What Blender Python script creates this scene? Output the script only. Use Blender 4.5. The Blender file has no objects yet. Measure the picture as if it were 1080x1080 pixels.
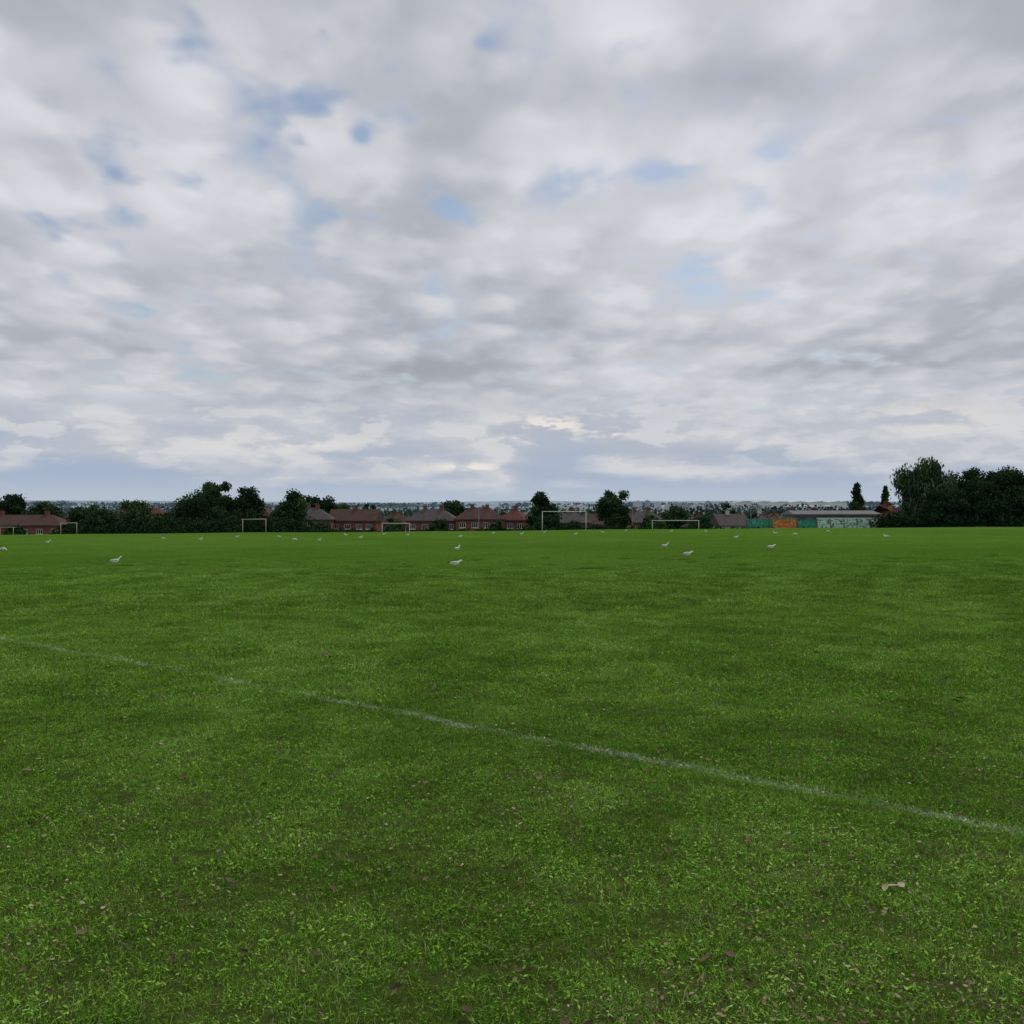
import bpy, math, random
import numpy as np
from mathutils import Vector, Matrix
random.seed(7)
scene=bpy.context.scene
scene.view_settings.view_transform='Standard'
scene.view_settings.look='None'
scene.view_settings.exposure=0
EYE=1.6
# ------------------------------------------------------------ terrain
def sstep(a,b,t):
    t=np.clip((t-a)/(b-a),0,1); return t*t*(3-2*t)
def ground(x,y):
    x=np.asarray(x,float); y=np.asarray(y,float)
    xc=130*np.tanh(x/130)
    yc=np.where(y>0,y,y*0.3)
    yy=np.minimum(yc,330)
    z=-0.017*yy+0.0084*xc*np.clip((y+40)/60,0,1)
    crest=152+3*np.sin(x*0.03+1.0)+2*np.sin(x*0.11)
    # edge of the plateau, then falling to the estate and the valley
    d=np.clip(y-crest,0,None)
    z=z-0.105*np.minimum(d,55)*sstep(0,14,d)
    z=z-34*sstep(350,1900,y)
    far=sstep(3800,10500,np.hypot(x,y))*(y>0)
    z=z+far*(55+8*np.sin(x*0.0011+0.5)+6*np.sin(x*0.0027+2)+3*np.sin(x*0.006))
    z=z+0.03*np.sin(x*0.23+y*0.11)*sstep(4,20,y)*(y<200)+0.02*np.sin(y*0.31-x*0.07)*(y<200)*sstep(4,20,y)
    return z
def gz(x,y): return float(ground(x,y))
def X(px,D): return (px-540)/1080*D
def Zp(py,D): return EYE-(py-530)/1080*D

# ------------------------------------------------------------ node helpers
class NT:
    def __init__(s,tree): s.t=tree; s.n=tree.nodes; s.l=tree.links
    def node(s,typ,**k):
        n=s.n.new(typ)
        for a,b in k.items(): setattr(n,a,b)
        return n
    def setin(s,sock,v):
        if isinstance(v,bpy.types.NodeSocket): s.l.new(v,sock)
        elif v is not None:
            if isinstance(v,(tuple,list)) and len(v)==3 and sock.type=='RGBA': v=(*v,1)
            sock.default_value=v
    def m(s,op,a,b=None,c=None,clamp=False):
        n=s.node('ShaderNodeMath',operation=op); n.use_clamp=clamp
        s.setin(n.inputs[0],a)
        if b is not None: s.setin(n.inputs[1],b)
        if c is not None: s.setin(n.inputs[2],c)
        return n.outputs[0]
    def smooth(s,v,a,b,lo=0.0,hi=1.0):
        n=s.node('ShaderNodeMapRange',interpolation_type='SMOOTHSTEP')
        s.setin(n.inputs[0],v); n.inputs[1].default_value=a; n.inputs[2].default_value=b
        n.inputs[3].default_value=lo; n.inputs[4].default_value=hi
        return n.outputs[0]
    def comb(s,x,y,z=0.0):
        n=s.node('ShaderNodeCombineXYZ')
        for i,v in enumerate((x,y,z)): s.setin(n.inputs[i],v)
        return n.outputs[0]
    def sep(s,v):
        n=s.node('ShaderNodeSeparateXYZ'); s.setin(n.inputs[0],v); return n.outputs
    def noise(s,vec,scale,detail=4,rough=0.5,dist=0.0,two=False,out='Fac'):
        n=s.node('ShaderNodeTexNoise'); s.setin(n.inputs['Vector'],vec)
        if two: n.noise_dimensions='2D'
        n.inputs['Scale'].default_value=scale; n.inputs['Detail'].default_value=detail
        n.inputs['Roughness'].default_value=rough; n.inputs['Distortion'].default_value=dist
        return n.outputs[out]
    def blob(s,vec,cx,cy,rx,ry):
        mp=s.node('ShaderNodeVectorMath',operation='MULTIPLY_ADD')
        s.setin(mp.inputs[0],vec); mp.inputs[1].default_value=(1/rx,1/ry,0); mp.inputs[2].default_value=(-cx/rx,-cy/ry,0)
        g=s.node('ShaderNodeTexGradient',gradient_type='QUADRATIC_SPHERE'); s.l.new(mp.outputs[0],g.inputs[0])
        return g.outputs['Fac']
    def mix(s,f,a,b,blend='MIX'):
        n=s.node('ShaderNodeMix',data_type='RGBA',blend_type=blend)
        s.setin(n.inputs[0],f); s.setin(n.inputs[6],a); s.setin(n.inputs[7],b)
        return n.outputs[2]
    def ramp(s,f,stops,interp='LINEAR'):
        n=s.node('ShaderNodeValToRGB'); s.setin(n.inputs[0],f)
        r=n.color_ramp; r.interpolation=interp
        while len(r.elements)<len(stops): r.elements.new(0.5)
        for e,(p,c) in zip(r.elements,stops):
            e.position=p; e.color=(*c,1)
        return n.outputs[0]
def newmat(name,rough=0.8,spec=0.3):
    m=bpy.data.materials.new(name); m.use_nodes=True
    t=NT(m.node_tree); b=m.node_tree.nodes['Principled BSDF']
    b.inputs['Roughness'].default_value=rough
    b.inputs['Specular IOR Level'].default_value=spec
    return m,t,b
def noisemat(name,c1,c2,scale=2.0,rough=0.8,spec=0.2,detail=3):
    m,t,b=newmat(name,rough,spec)
    p=t.node('ShaderNodeNewGeometry').outputs['Position']
    f=t.noise(p,scale,detail,0.6)
    t.setin(b.inputs['Base Color'],t.mix(t.smooth(f,0.3,0.7),c1,c2))
    return m
def diffmat(name):
    m=bpy.data.materials.new(name); m.use_nodes=True
    t=NT(m.node_tree); t.n.remove(t.n['Principled BSDF'])
    d=t.node('ShaderNodeBsdfDiffuse'); t.l.new(d.outputs[0],t.n['Material Output'].inputs[0])
    return m,t,d

# ------------------------------------------------------------ mesh helpers
def mesh_obj(name,verts,faces,mats=(),matidx=None,smooth=False,attr=None,parent=None,loc=None):
    me=bpy.data.meshes.new(name)
    me.from_pydata([tuple(v) for v in verts],[],[tuple(f) for f in faces])
    for m in mats: me.materials.append(m)
    if matidx is not None: me.polygons.foreach_set('material_index',np.asarray(matidx,dtype=np.int32))
    if smooth: me.polygons.foreach_set('use_smooth',np.ones(len(me.polygons),dtype=bool))
    if attr is not None:
        a=me.attributes.new('tone','FLOAT','FACE'); a.data.foreach_set('value',np.asarray(attr,dtype=np.float32))
    me.update()
    o=bpy.data.objects.new(name,me); scene.collection.objects.link(o)
    if parent: o.parent=parent
    if loc is not None: o.location=loc
    return o
class MB:
    def __init__(s): s.v=[]; s.f=[]; s.mi=[]
    def add(s,vs,fs,mi=0):
        o=len(s.v); s.v+= [tuple(v) for v in vs]; s.f+=[tuple(i+o for i in f) for f in fs]; s.mi+=[mi]*len(fs)
    def box(s,x0,x1,y0,y1,z0,z1,mi=0):
        s.add([(x0,y0,z0),(x1,y0,z0),(x1,y1,z0),(x0,y1,z0),(x0,y0,z1),(x1,y0,z1),(x1,y1,z1),(x0,y1,z1)],
              [(0,3,2,1),(4,5,6,7),(0,1,5,4),(1,2,6,5),(2,3,7,6),(3,0,4,7)],mi)
    def tube(s,pts,rads,n=8,mi=0,cap=True):
        vs=[];fs=[]
        for i,p in enumerate(pts):
            p=Vector(p)
            a=Vector(pts[max(i-1,0)]); b=Vector(pts[min(i+1,len(pts)-1)])
            d=(b-a).normalized(); u=d.orthogonal().normalized(); w=d.cross(u)
            if i>0:
                u=(pu-d*pu.dot(d)).normalized(); w=d.cross(u)
            pu=u
            for k in range(n):
                t=2*math.pi*k/n
                vs.append(p+(u*math.cos(t)+w*math.sin(t))*rads[i])
        for i in range(len(pts)-1):
            for k in range(n):
                fs.append((i*n+k,i*n+(k+1)%n,(i+1)*n+(k+1)%n,(i+1)*n+k))
        if cap:
            fs.append(tuple(reversed(range(n)))); fs.append(tuple((len(pts)-1)*n+k for k in range(n)))
        s.add(vs,fs,mi)
    def loft(s,secs,n=12,mi=0):
        vs=[];fs=[]
        for (x,zc,yc,ry,rz) in secs:
            for k in range(n):
                t=2*math.pi*k/n
                vs.append((x,yc+ry*math.cos(t),zc+rz*math.sin(t)))
        for i in range(len(secs)-1):
            for k in range(n):
                fs.append((i*n+k,i*n+(k+1)%n,(i+1)*n+(k+1)%n,(i+1)*n+k))
        fs.append(tuple(reversed(range(n)))); fs.append(tuple((len(secs)-1)*n+k for k in range(n)))
        s.add(vs,fs,mi)
    def obj(s,name,mats,smooth=False,parent=None,loc=None):
        return mesh_obj(name,s.v,s.f,mats,s.mi,smooth,None,parent,loc)

# ------------------------------------------------------------ ground
LN=(0.684,0.729); LC=5.54   # touch line: n.p = c
def chalk_mask(t,pos):
    x,y,z=t.sep(pos)
    d=t.m('ADD',t.m('MULTIPLY',x,LN[0]),t.m('MULTIPLY',y,LN[1]))
    wob=t.m('MULTIPLY',t.m('SUBTRACT',t.noise(pos,0.9,1),0.5),0.22)
    d=t.m('ABSOLUTE',t.m('ADD',t.m('SUBTRACT',d,LC),wob))
    core=t.smooth(d,0.01,0.085,1,0)
    worn=t.smooth(t.noise(pos,1.7,3,0.65),0.38,0.62,0.22,1)
    fine=t.smooth(t.noise(pos,38,1,0.6),0.40,0.64,0.0,1)
    return t.m('MULTIPLY',t.m('MULTIPLY',core,worn),fine)
gm,t,d=diffmat('grass_field')
pos=t.node('ShaderNodeNewGeometry').outputs['Position']
x,y,z=t.sep(pos)
rad=t.node('ShaderNodeVectorMath',operation='LENGTH'); t.setin(rad.inputs[0],pos); rad=rad.outputs['Value']
n1=t.noise(t.comb(x,t.m('MULTIPLY',y,0.7)),0.05,4,0.6); n2=t.noise(t.comb(x,t.m('MULTIPLY',y,0.6)),0.30,4,0.6)
lawn=t.mix(t.smooth(n1,0.35,0.65),(0.074,0.160,0.018),(0.102,0.198,0.028))
lawn=t.mix(t.smooth(n2,0.48,0.72,0,0.6),lawn,(0.130,0.220,0.032))
lawn=t.mix(t.smooth(n2,0.28,0.48,0.5,0),lawn,(0.056,0.130,0.014))
fine=t.noise(t.comb(x,t.m('MULTIPLY',y,0.35)),6,5,0.8)
lawn=t.mix(t.smooth(fine,0.38,0.60,0.65,0.0),lawn,(0.035,0.088,0.009))
lawn=t.mix(t.smooth(fine,0.56,0.70,0,0.5),lawn,(0.18,0.26,0.06))
lawn=t.mix(t.smooth(rad,30,120,0.28,0.0),lawn,(0.025,0.06,0.003))  # nearer lawn darkened: self-shadow of the blade tufts painted into its colour
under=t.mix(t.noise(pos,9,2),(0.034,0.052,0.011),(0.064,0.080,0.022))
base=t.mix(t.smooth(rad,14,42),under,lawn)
sub=t.mix(t.smooth(t.noise(pos,0.02,4,0.7),0.35,0.65),(0.04,0.07,0.03),(0.09,0.11,0.07))
base=t.mix(t.smooth(y,190,240),base,sub)
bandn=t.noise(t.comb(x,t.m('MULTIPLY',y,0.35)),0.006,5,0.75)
haze_tint=t.mix(t.smooth(bandn,0.42,0.58),(0.09,0.14,0.12),(0.26,0.31,0.30))  # aerial haze painted into the valley ground colour
base=t.mix(t.smooth(rad,500,3000),base,haze_tint)
haze_tint_far=t.mix(t.smooth(bandn,0.44,0.56),(0.22,0.30,0.35),(0.33,0.40,0.46))  # bluer painted haze for the farthest land
base=t.mix(t.smooth(rad,3500,8000),base,haze_tint_far)
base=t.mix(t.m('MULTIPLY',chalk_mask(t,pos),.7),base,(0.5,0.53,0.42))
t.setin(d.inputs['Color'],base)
ys=np.concatenate([np.linspace(-3000,-60,16),np.linspace(-50,0,12),np.linspace(1,220,260),np.linspace(225,400,50),np.geomspace(420,14000,120)])
xh=np.concatenate([np.linspace(0,130,80),np.geomspace(135,14000,70)])
xs=np.concatenate([-xh[::-1][:-1],xh])
XX,YY=np.meshgrid(xs,ys); ZZ=ground(XX,YY)
nv=np.stack([XX.ravel(),YY.ravel(),ZZ.ravel()],1)
nx=len(xs); ny=len(ys)
fs=[(j*nx+i,j*nx+i+1,(j+1)*nx+i+1,(j+1)*nx+i) for j in range(ny-1) for i in range(nx-1)]
mesh_obj('ground',nv,fs,[gm],smooth=True)

# ------------------------------------------------------------ grass blades
def blademat(name,chalk):
    m,t,d=diffmat(name)
    tone=t.node('ShaderNodeAttribute',attribute_name='tone').outputs['Fac']
    pt=t.node('ShaderNodeAttribute',attribute_name='patch',attribute_type='INSTANCER').outputs['Fac']
    f=t.m('ADD',t.m('MULTIPLY',tone,.55),t.m('MULTIPLY',pt,.45))
    col=t.ramp(f,[(0.0,(0.052,0.120,0.012)),(0.35,(0.118,0.255,0.024)),(0.6,(0.188,0.370,0.038)),(0.85,(0.285,0.48,0.085)),(1.0,(0.42,0.52,0.19))])
    col=t.mix(t.m('GREATER_THAN',tone,0.93),col,(0.36,0.32,0.18))
    if chalk:
        pos=t.node('ShaderNodeNewGeometry').outputs['Position']
        col=t.mix(t.m('MULTIPLY',chalk_mask(t,pos),0.78),col,(0.72,0.76,0.63))
    t.setin(d.inputs['Color'],col); return m
BM=[blademat('grass_blades',False),blademat('grass_blades_chalk',True)]
rng=np.random.default_rng(3)
def tuft(i,nb,R,broad,coll,mat,ws=1.0):
    V=[];F=[];T=[]
    for k in range(nb):
        px,py=rng.uniform(-R,R),rng.uniform(-R,R)
        tone=rng.random()
        if rng.random()<broad:
            h=rng.uniform(0.010,0.026); s=rng.uniform(0.003,0.008); th=rng.random()*6.283; ti=rng.uniform(-0.8,0.8)
            c,sn=math.cos(th),math.sin(th); o=len(V)
            for (u,v) in ((-s*1.3,0),(0,-s*.7),(s*1.3,0),(0,s*.7)):
                V.append((px+u*c-v*sn,py+u*sn+v*c,h+u*ti))
            F.append((o,o+1,o+2,o+3)); T.append(min(0.92,tone*0.7+0.25)); continue
        h=rng.uniform(0.010,0.032)*(1 if rng.random()<0.94 else 1.5)
        w=rng.uniform(0.0009,0.0019)*ws
        th=rng.random()*6.283; lean=rng.uniform(0.2,1.7)*h; ld=rng.random()*6.283
        dx,dy=math.cos(th)*w,math.sin(th)*w; lx,ly=math.cos(ld)*lean,math.sin(ld)*lean
        o=len(V)
        V+= [(px-dx,py-dy,-0.003),(px+dx,py+dy,-0.003),(px+dx*.8+lx*.35,py+dy*.8+ly*.35,h*.6),(px-dx*.8+lx*.35,py-dy*.8+ly*.35,h*.6),(px+lx,py+ly,h*(1.0 if lean<0.8*h else 0.75))]
        F+= [(o,o+1,o+2,o+3),(o+3,o+2,o+4)]; T+=[tone,tone]
    o=mesh_obj('tuft_%d'%i,V,F,[mat],attr=T)
    scene.collection.objects.unlink(o); coll.objects.link(o)
# smooth pseudo-noise for the tuft colours and heights
def fld(x,y,wl,seed,n=14):
    r=np.random.default_rng(seed); s=np.zeros_like(x)
    for i in range(n):
        a=r.random()*6.283; k=6.283/(wl*r.uniform(.6,1.8)); s+=np.sin(k*(x*math.cos(a)+y*math.sin(a))+r.random()*6.283)
    return s/math.sqrt(n/2)
def grid(y0,y1,step,s0,s1,margin):
    W1=0.56*y1+margin
    gx,gy=np.meshgrid(np.arange(-W1,W1,step),np.arange(y0,y1,step))
    xx=gx.ravel()+rng.uniform(-.35,.35,gx.size)*step; yy=gy.ravel()+rng.uniform(-.35,.35,gx.size)*step
    k=np.abs(xx)<0.56*yy+margin
    return xx[k],yy[k],rng.uniform(s0,s1,k.sum())
def gn_scatter(objname,P,S,coll):
    patch=np.clip(0.48+0.10*fld(P[:,0],P[:,1],9.0,1)+0.13*fld(P[:,0],P[:,1],2.6,4)+0.17*fld(P[:,0],P[:,1],.8,2)+0.18*rng.normal(size=len(P)),0,1)
    me=bpy.data.meshes.new(objname); me.vertices.add(len(P)); me.vertices.foreach_set('co',P.ravel().astype(np.float32))
    a=me.attributes.new('sc','FLOAT','POINT'); a.data.foreach_set('value',S.astype(np.float32))
    a=me.attributes.new('patch','FLOAT','POINT'); a.data.foreach_set('value',patch.astype(np.float32))
    me.update()
    go=bpy.data.objects.new(objname,me); scene.collection.objects.link(go)
    ng=bpy.data.node_groups.new('grass_scatter','GeometryNodeTree')
    ng.interface.new_socket('Geometry',in_out='INPUT',socket_type='NodeSocketGeometry')
    ng.interface.new_socket('Geometry',in_out='OUTPUT',socket_type='NodeSocketGeometry')
    N=ng.nodes; L=ng.links
    gi=N.new('NodeGroupInput'); goo=N.new('NodeGroupOutput')
    ci=N.new('GeometryNodeCollectionInfo'); ci.inputs['Collection'].default_value=coll
    ci.inputs['Separate Children'].default_value=True; ci.inputs['Reset Children'].default_value=True
    iop=N.new('GeometryNodeInstanceOnPoints'); iop.inputs['Pick Instance'].default_value=True
    rv=N.new('FunctionNodeRandomValue'); rv.data_type='FLOAT_VECTOR'
    rv.inputs[0].default_value=(-0.04,-0.04,0); rv.inputs[1].default_value=(0.04,0.04,6.283)
    at=N.new('GeometryNodeInputNamedAttribute'); at.data_type='FLOAT'; at.inputs['Name'].default_value='sc'
    L.new(gi.outputs[0],iop.inputs['Points']); L.new(ci.outputs[0],iop.inputs['Instance'])
    L.new(rv.outputs[0],iop.inputs['Rotation']); L.new(at.outputs[0],iop.inputs['Scale'])
    L.new(iop.outputs[0],goo.inputs[0])
    md=go.modifiers.new('scatter','NODES'); md.node_group=ng
    return go
cA=bpy.data.collections.new('grass_tufts'); cB=bpy.data.collections.new('grass_tufts_chalk')
for i in range(9): tuft(i,[440,440,400,260,430,350][i%6],0.13,[.12,.03,.06,.02,.16][i%5],cA,BM[0])
for i in range(4): tuft(20+i,440,0.13,0.04,cB,BM[1])
PX=[];PY=[];PS=[]
for a in [(1.2,9,0.165,.7,1.2,1.6),(9,18,0.24,1.2,1.6,2.0),(18,34,0.42,1.7,2.2,2.0),(34,50,0.75,1.8,2.3,2.0)]:
    a_=grid(*a); PX.append(a_[0]);PY.append(a_[1]);PS.append(a_[2])
PX=np.concatenate(PX);PY=np.concatenate(PY);PS=np.concatenate(PS)
keep=rng.random(len(PX))>sstep(20,48,PY)*1.0
PX,PY,PS=PX[keep],PY[keep],PS[keep]
P=np.stack([PX,PY,ground(PX,PY)],1)
near=(np.abs(PX*LN[0]+PY*LN[1]-LC)<0.42)
print('tufts',len(P),near.sum())
gn_scatter('grass',P[~near],PS[~near],cA)
gn_scatter('grass',P[near],PS[near],cB)

# ------------------------------------------------------------ fallen leaves
lm,t,b=newmat('dry_leaf',0.75,0.2)
tone=t.node('ShaderNodeAttribute',attribute_name='tone').outputs['Fac']
t.setin(b.inputs['Base Color'],t.ramp(tone,[(0,(0.035,0.024,0.012)),(0.5,(0.12,0.085,0.04)),(0.8,(0.24,0.20,0.10)),(1,(0.46,0.40,0.27))]))
V=[];F=[];T=[]
def leaf(px,py,s,tone,lift=0.03):
    z0=gz(px,py)+lift
    M=Matrix.Translation((px,py,z0))@Matrix.Rotation(random.uniform(0,6.28),4,'Z')@Matrix.Rotation(random.uniform(-.5,.5),4,'X')@Matrix.Rotation(random.uniform(-.4,.4),4,'Y')
    o=len(V); cu=random.uniform(0.1,0.5)
    prof=[(-1,0.0),(-.6,.42),(-.1,.55),(.4,.38),(1,0.0)]
    for (u,w) in prof:
        V.append(M@Vector((u*s,-w*s,cu*s*(w+u*u*.5)))); V.append(M@Vector((u*s,0,cu*s*u*u*.5))); V.append(M@Vector((u*s,w*s,cu*s*(w+u*u*.5))))
    for i in range(4):
        F.append((o+3*i,o+3*i+3,o+3*i+4,o+3*i+1)); F.append((o+3*i+1,o+3*i+4,o+3*i+5,o+3*i+2)); T.extend([tone]*2)
NL=24000
ly=2.8+14*rng.random(NL)**1.7; lx=rng.uniform(-1,1,NL)*(0.55*ly+0.8)
lf=fld(lx,ly,1.8,9)+0.5*fld(lx,ly,.5,10)
for i in range(NL):
    if lf[i]<random.uniform(-0.9,1.7): continue
    leaf(lx[i],ly[i],random.uniform(0.004,0.012)*(1+ly[i]*0.04),random.random()**1.3*0.97,random.uniform(0.018,0.034))
for i in range(320):
    yy=2.8+16*random.random()**1.6; xx=random.uniform(-1,1)*(0.55*yy+0.8)
    leaf(xx,yy,random.uniform(0.014,0.026),random.random()**1.4*0.8,random.uniform(0.024,0.034))
def leaf_px(px,py,s,tone):
    dx=(px-540)/1080; d=1.6/((py-530)/1080-0.017+0.0084*dx); leaf(dx*d,d,s,tone,0.03)
for (px,py,s,tn) in [(343,694,.07,.25),(348,697,.05,.4),(943,943,.036,.95),(935,945,.025,.9),(952,941,.028,.93),(242,938,.03,.3),(246,942,.025,.2),(658,658,.05,.3),(590,826,.03,.3),
    (192,826,.03,.5),(455,917,.02,.8),(1015,741,.05,.6),(1010,744,.04,.5),(705,905,.03,.3),(45,890,.02,.7),(120,905,.02,.6),(862,692,.05,.8),(745,1020,.03,.4),(770,1016,.03,.3)]:
    leaf_px(px,py,s,tn)
mesh_obj('fallen_leaves',V,F,[lm],attr=T)

# ------------------------------------------------------------ trees
bark=noisemat('bark',(0.06,0.045,0.03),(0.11,0.09,0.07),3.0,0.95,0.1)
def leafmat(name,dark,mid,light):
    m,t,d=diffmat(name)
    tone=t.node('ShaderNodeAttribute',attribute_name='tone').outputs['Fac']
    t.setin(d.inputs['Color'],t.ramp(tone,[(0,dark),(0.5,mid),(1,light)]))
    return m
LEAF_D=leafmat('leaves_dark',(0.012,0.028,0.014),(0.026,0.055,0.024),(0.05,0.09,0.036))
LEAF_M=leafmat('leaves_mid',(0.018,0.042,0.018),(0.042,0.082,0.032),(0.075,0.125,0.048))
LEAF_W=leafmat('leaves_willow',(0.025,0.055,0.026),(0.06,0.105,0.05),(0.10,0.155,0.08))
LEAF_F=leafmat('leaves_far',(0.028,0.05,0.036),(0.045,0.078,0.05),(0.07,0.11,0.07))  # far, hazy and horizon leaves: distance haze mixed into the greens
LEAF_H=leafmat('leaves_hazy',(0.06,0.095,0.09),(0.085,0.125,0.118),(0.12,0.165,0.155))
LEAF_X=leafmat('leaves_horizon_hazed',(0.13,0.19,0.20),(0.17,0.23,0.25),(0.21,0.28,0.30))
def build_tree(name,x,y,h,w,seed,mat,kind='round',trunk=0.2,leaf=0.28,dens=1.0,z0=None):
    r=np.random.default_rng(seed); rr=random.Random(seed)
    z0=gz(x,y) if z0 is None else z0
    mb=MB(); rad=w/2
    C=[];R=[]
    ch=h*(1-trunk); cz=h*trunk+ch/2
    n={'round':44,'poplar':70,'willow':52,'bush':46,'ragged':40}[kind]
    n=int(n*dens)
    for i in range(n):
        for _ in range(30):
            p=r.normal(size=3); p/=np.linalg.norm(p); q=r.random()**0.5
            p=p*q
            if kind in('round','ragged') and p[2]<-0.6 and r.random()<0.5: continue
            break
        lob=1+0.14*math.sin(3*math.atan2(p[1],p[0])+seed)+0.10*math.sin(5*p[2]+seed*1.7)
        if kind=='poplar':
            t=(i+r.random())/n; wd=min(1,0.55+1.6*t)*(1-t**3)+0.12
            a=r.random()*6.283; q=r.random()**.5
            c=(math.cos(a)*q*rad*wd*.55,math.sin(a)*q*rad*wd*.55,h*trunk+ch*(0.03+t*.93)); cr=rad*(0.38+0.2*r.random())*(0.45+0.6*wd)
        elif kind=='ragged':
            c=(p[0]*rad*.78*lob,p[1]*rad*.78*lob,cz+p[2]*ch*.46); cr=min(rad,ch*.6)*(0.20+0.18*r.random())
        else:
            c=(p[0]*rad*.74*lob,p[1]*rad*.74*lob,cz+p[2]*ch*.41); cr=min(rad,ch*.6)*(0.22+0.20*r.random())
        C.append(c);R.append(cr)
    tr=0.022*h+0.06
    top=h*(0.85 if kind=='poplar' else 0.6)
    lean=rr.uniform(-.04,.04)*h*(0.2 if kind=='poplar' else 1)
    tp=[(0,0,-0.5),(0,0,h*.06),(lean*.4,0,h*max(trunk,.12)),(lean,lean*.3,top)]
    mb.tube(tp,[tr*1.35,tr,tr*.8,tr*.25],8,0)
    for c,cr in list(zip(C,R))[:14]:
        s0=rr.uniform(.35,.85)
        st=Vector((lean*s0,0,h*max(trunk,.12)*(1-s0)+top*s0*.8)); en=Vector(c)
        if en.z<st.z: st.z=max(h*trunk*.9,en.z*.9)
        md_=(st+en)/2+Vector((0,0,-0.03*h)) 
        mb.tube([st,md_,en],[tr*.4,tr*.24,tr*.08],5,0,False)
    nb=len(mb.f)
    V=[np.array(mb.v)]; F=list(mb.f); off=len(mb.v); T=[0.5]*nb; MI=[0]*nb
    for (c,cr) in zip(C,R):
        nl=int(np.clip(24*cr*cr/(leaf*leaf)*dens,50,600))
        d=r.normal(size=(nl,3)); d/=np.linalg.norm(d,axis=1)[:,None]
        q=(r.random(nl)**0.45)[:,None]*(1+0.20*r.normal(size=(nl,1)))
        P=np.array(c)+d*q*cr*np.array([1,1,0.85])
        if kind=='willow':
            P[:,2]-=np.abs(r.normal(size=nl))*cr*0.6
        P[:,2]=np.maximum(P[:,2],0.1)
        a=r.normal(size=(nl,3)); a/=np.linalg.norm(a,axis=1)[:,None]
        bb=np.cross(a,r.normal(size=(nl,3))); bb/=np.linalg.norm(bb,axis=1)[:,None]
        s=(leaf*(0.6+r.random(nl)*0.8))[:,None]
        if kind=='willow': a[:,2]-=1.0
        quad=np.stack([P-a*s*.6,P+bb*s*.42,P+a*s*.6,P-bb*s*.42],1).reshape(-1,3)
        V.append(quad)
        F+= [(off+4*i,off+4*i+1,off+4*i+2,off+4*i+3) for i in range(nl)]
        off+=4*nl
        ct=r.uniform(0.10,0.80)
        T+=list(np.clip(ct+0.30*d[:,2]+0.12*r.normal(size=nl),0,1)); MI+=[1]*nl  # upper leaves of each clump painted lighter, as if lit from above
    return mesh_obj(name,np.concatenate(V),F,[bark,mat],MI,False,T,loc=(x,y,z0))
def T(name,px,top,wpx,D,kind,mat,seed,trunk=0.15,leaf=None,dens=1.0):
    x=X(px,D); z0=gz(x,D); h=Zp(top,D)-z0
    build_tree(name,x,D,h,wpx/1080*D,seed,mat,kind,trunk,leaf or 0.34*D/190,dens,z0)
T('oak_tree',10,516,42,235,'round',LEAF_D,11)
T('oak_tree',50,526,46,240,'round',LEAF_M,12)
T('oak_tree',30,535,40,228,'bush',LEAF_D,62,.03)
T('oak_tree',88,526,40,190,'round',LEAF_M,13,0.05)
T('shrub',106,539,48,178,'bush',LEAF_D,14,0.02)
T('oak_tree',142,524,50,200,'round',LEAF_M,15,0.05)
T('shrub',150,543,50,180,'bush',LEAF_D,16,0.02)
T('oak_tree',208,519,70,184,'bush',LEAF_D,17,0.03,dens=1.3)
T('shrub',180,538,44,178,'bush',LEAF_D,18,0.02)
T('ash_tree',230,500,46,225,'ragged',LEAF_M,19,dens=1.5)
T('oak_tree',260,510,42,222,'round',LEAF_D,20)
T('shrub',240,543,44,180,'bush',LEAF_D,21,0.02)
T('oak_tree',303,512,44,200,'round',LEAF_M,22,dens=1.2)
T('oak_tree',338,515,48,245,'round',LEAF_D,23)
T('shrub',284,546,44,178,'bush',LEAF_D,24,0.02)
T('ash_tree',389,528,26,235,'ragged',LEAF_M,25)
T('oak_tree',360,530,40,300,'round',LEAF_M,63)
T('oak_tree',480,522,34,240,'round',LEAF_D,26)
T('shrub',462,542,30,200,'bush',LEAF_D,27,0.02)
T('oak_tree',574,515,34,205,'ragged',LEAF_D,28,dens=1.6)
T('shrub',574,540,34,200,'bush',LEAF_D,64,0.02)
T('ash_tree',647,513,36,200,'ragged',LEAF_M,29,dens=1.3)
T('oak_tree',711,529,36,210,'round',LEAF_M,30)
T('shrub',690,543,34,200,'bush',LEAF_M,31,0.03)
T('oak_tree',769,528,22,280,'round',LEAF_M,32)
T('shrub',740,545,34,200,'bush',LEAF_D,33,0.03)
T('shrub',608,545,26,196,'bush',LEAF_D,71,0.03)
T('shrub',415,544,30,196,'bush',LEAF_M,72,0.03)
T('shrub',522,547,24,192,'bush',LEAF_D,73,0.03)
T('shrub',340,549,30,190,'bush',LEAF_M,74,0.03)
T('shrub',18,553,34,190,'bush',LEAF_D,75,0.03)
T('poplar_tree',904,508,21,225,'poplar',LEAF_D,34,0.04)
T('poplar_tree',934,511,15,225,'poplar',LEAF_D,35,0.04)
T('willow_tree',975,480,66,165,'willow',LEAF_W,36,0.06,leaf=0.32,dens=1.2)
T('oak_tree',1022,490,56,168,'bush',LEAF_D,37,0.03,dens=1.5)
T('oak_tree',1060,488,60,166,'bush',LEAF_D,38,0.03,dens=1.5)
T('oak_tree',1100,490,66,165,'bush',LEAF_D,39,0.03,dens=1.3)
T('oak_tree',1150,488,60,165,'bush',LEAF_D,40,0.04)
T('shrub',1000,514,50,160,'bush',LEAF_D,41,0.02)
T('shrub',1040,508,56,160,'bush',LEAF_D,42,0.02)
T('shrub',1078,510,56,160,'bush',LEAF_D,65,0.02)
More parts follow.
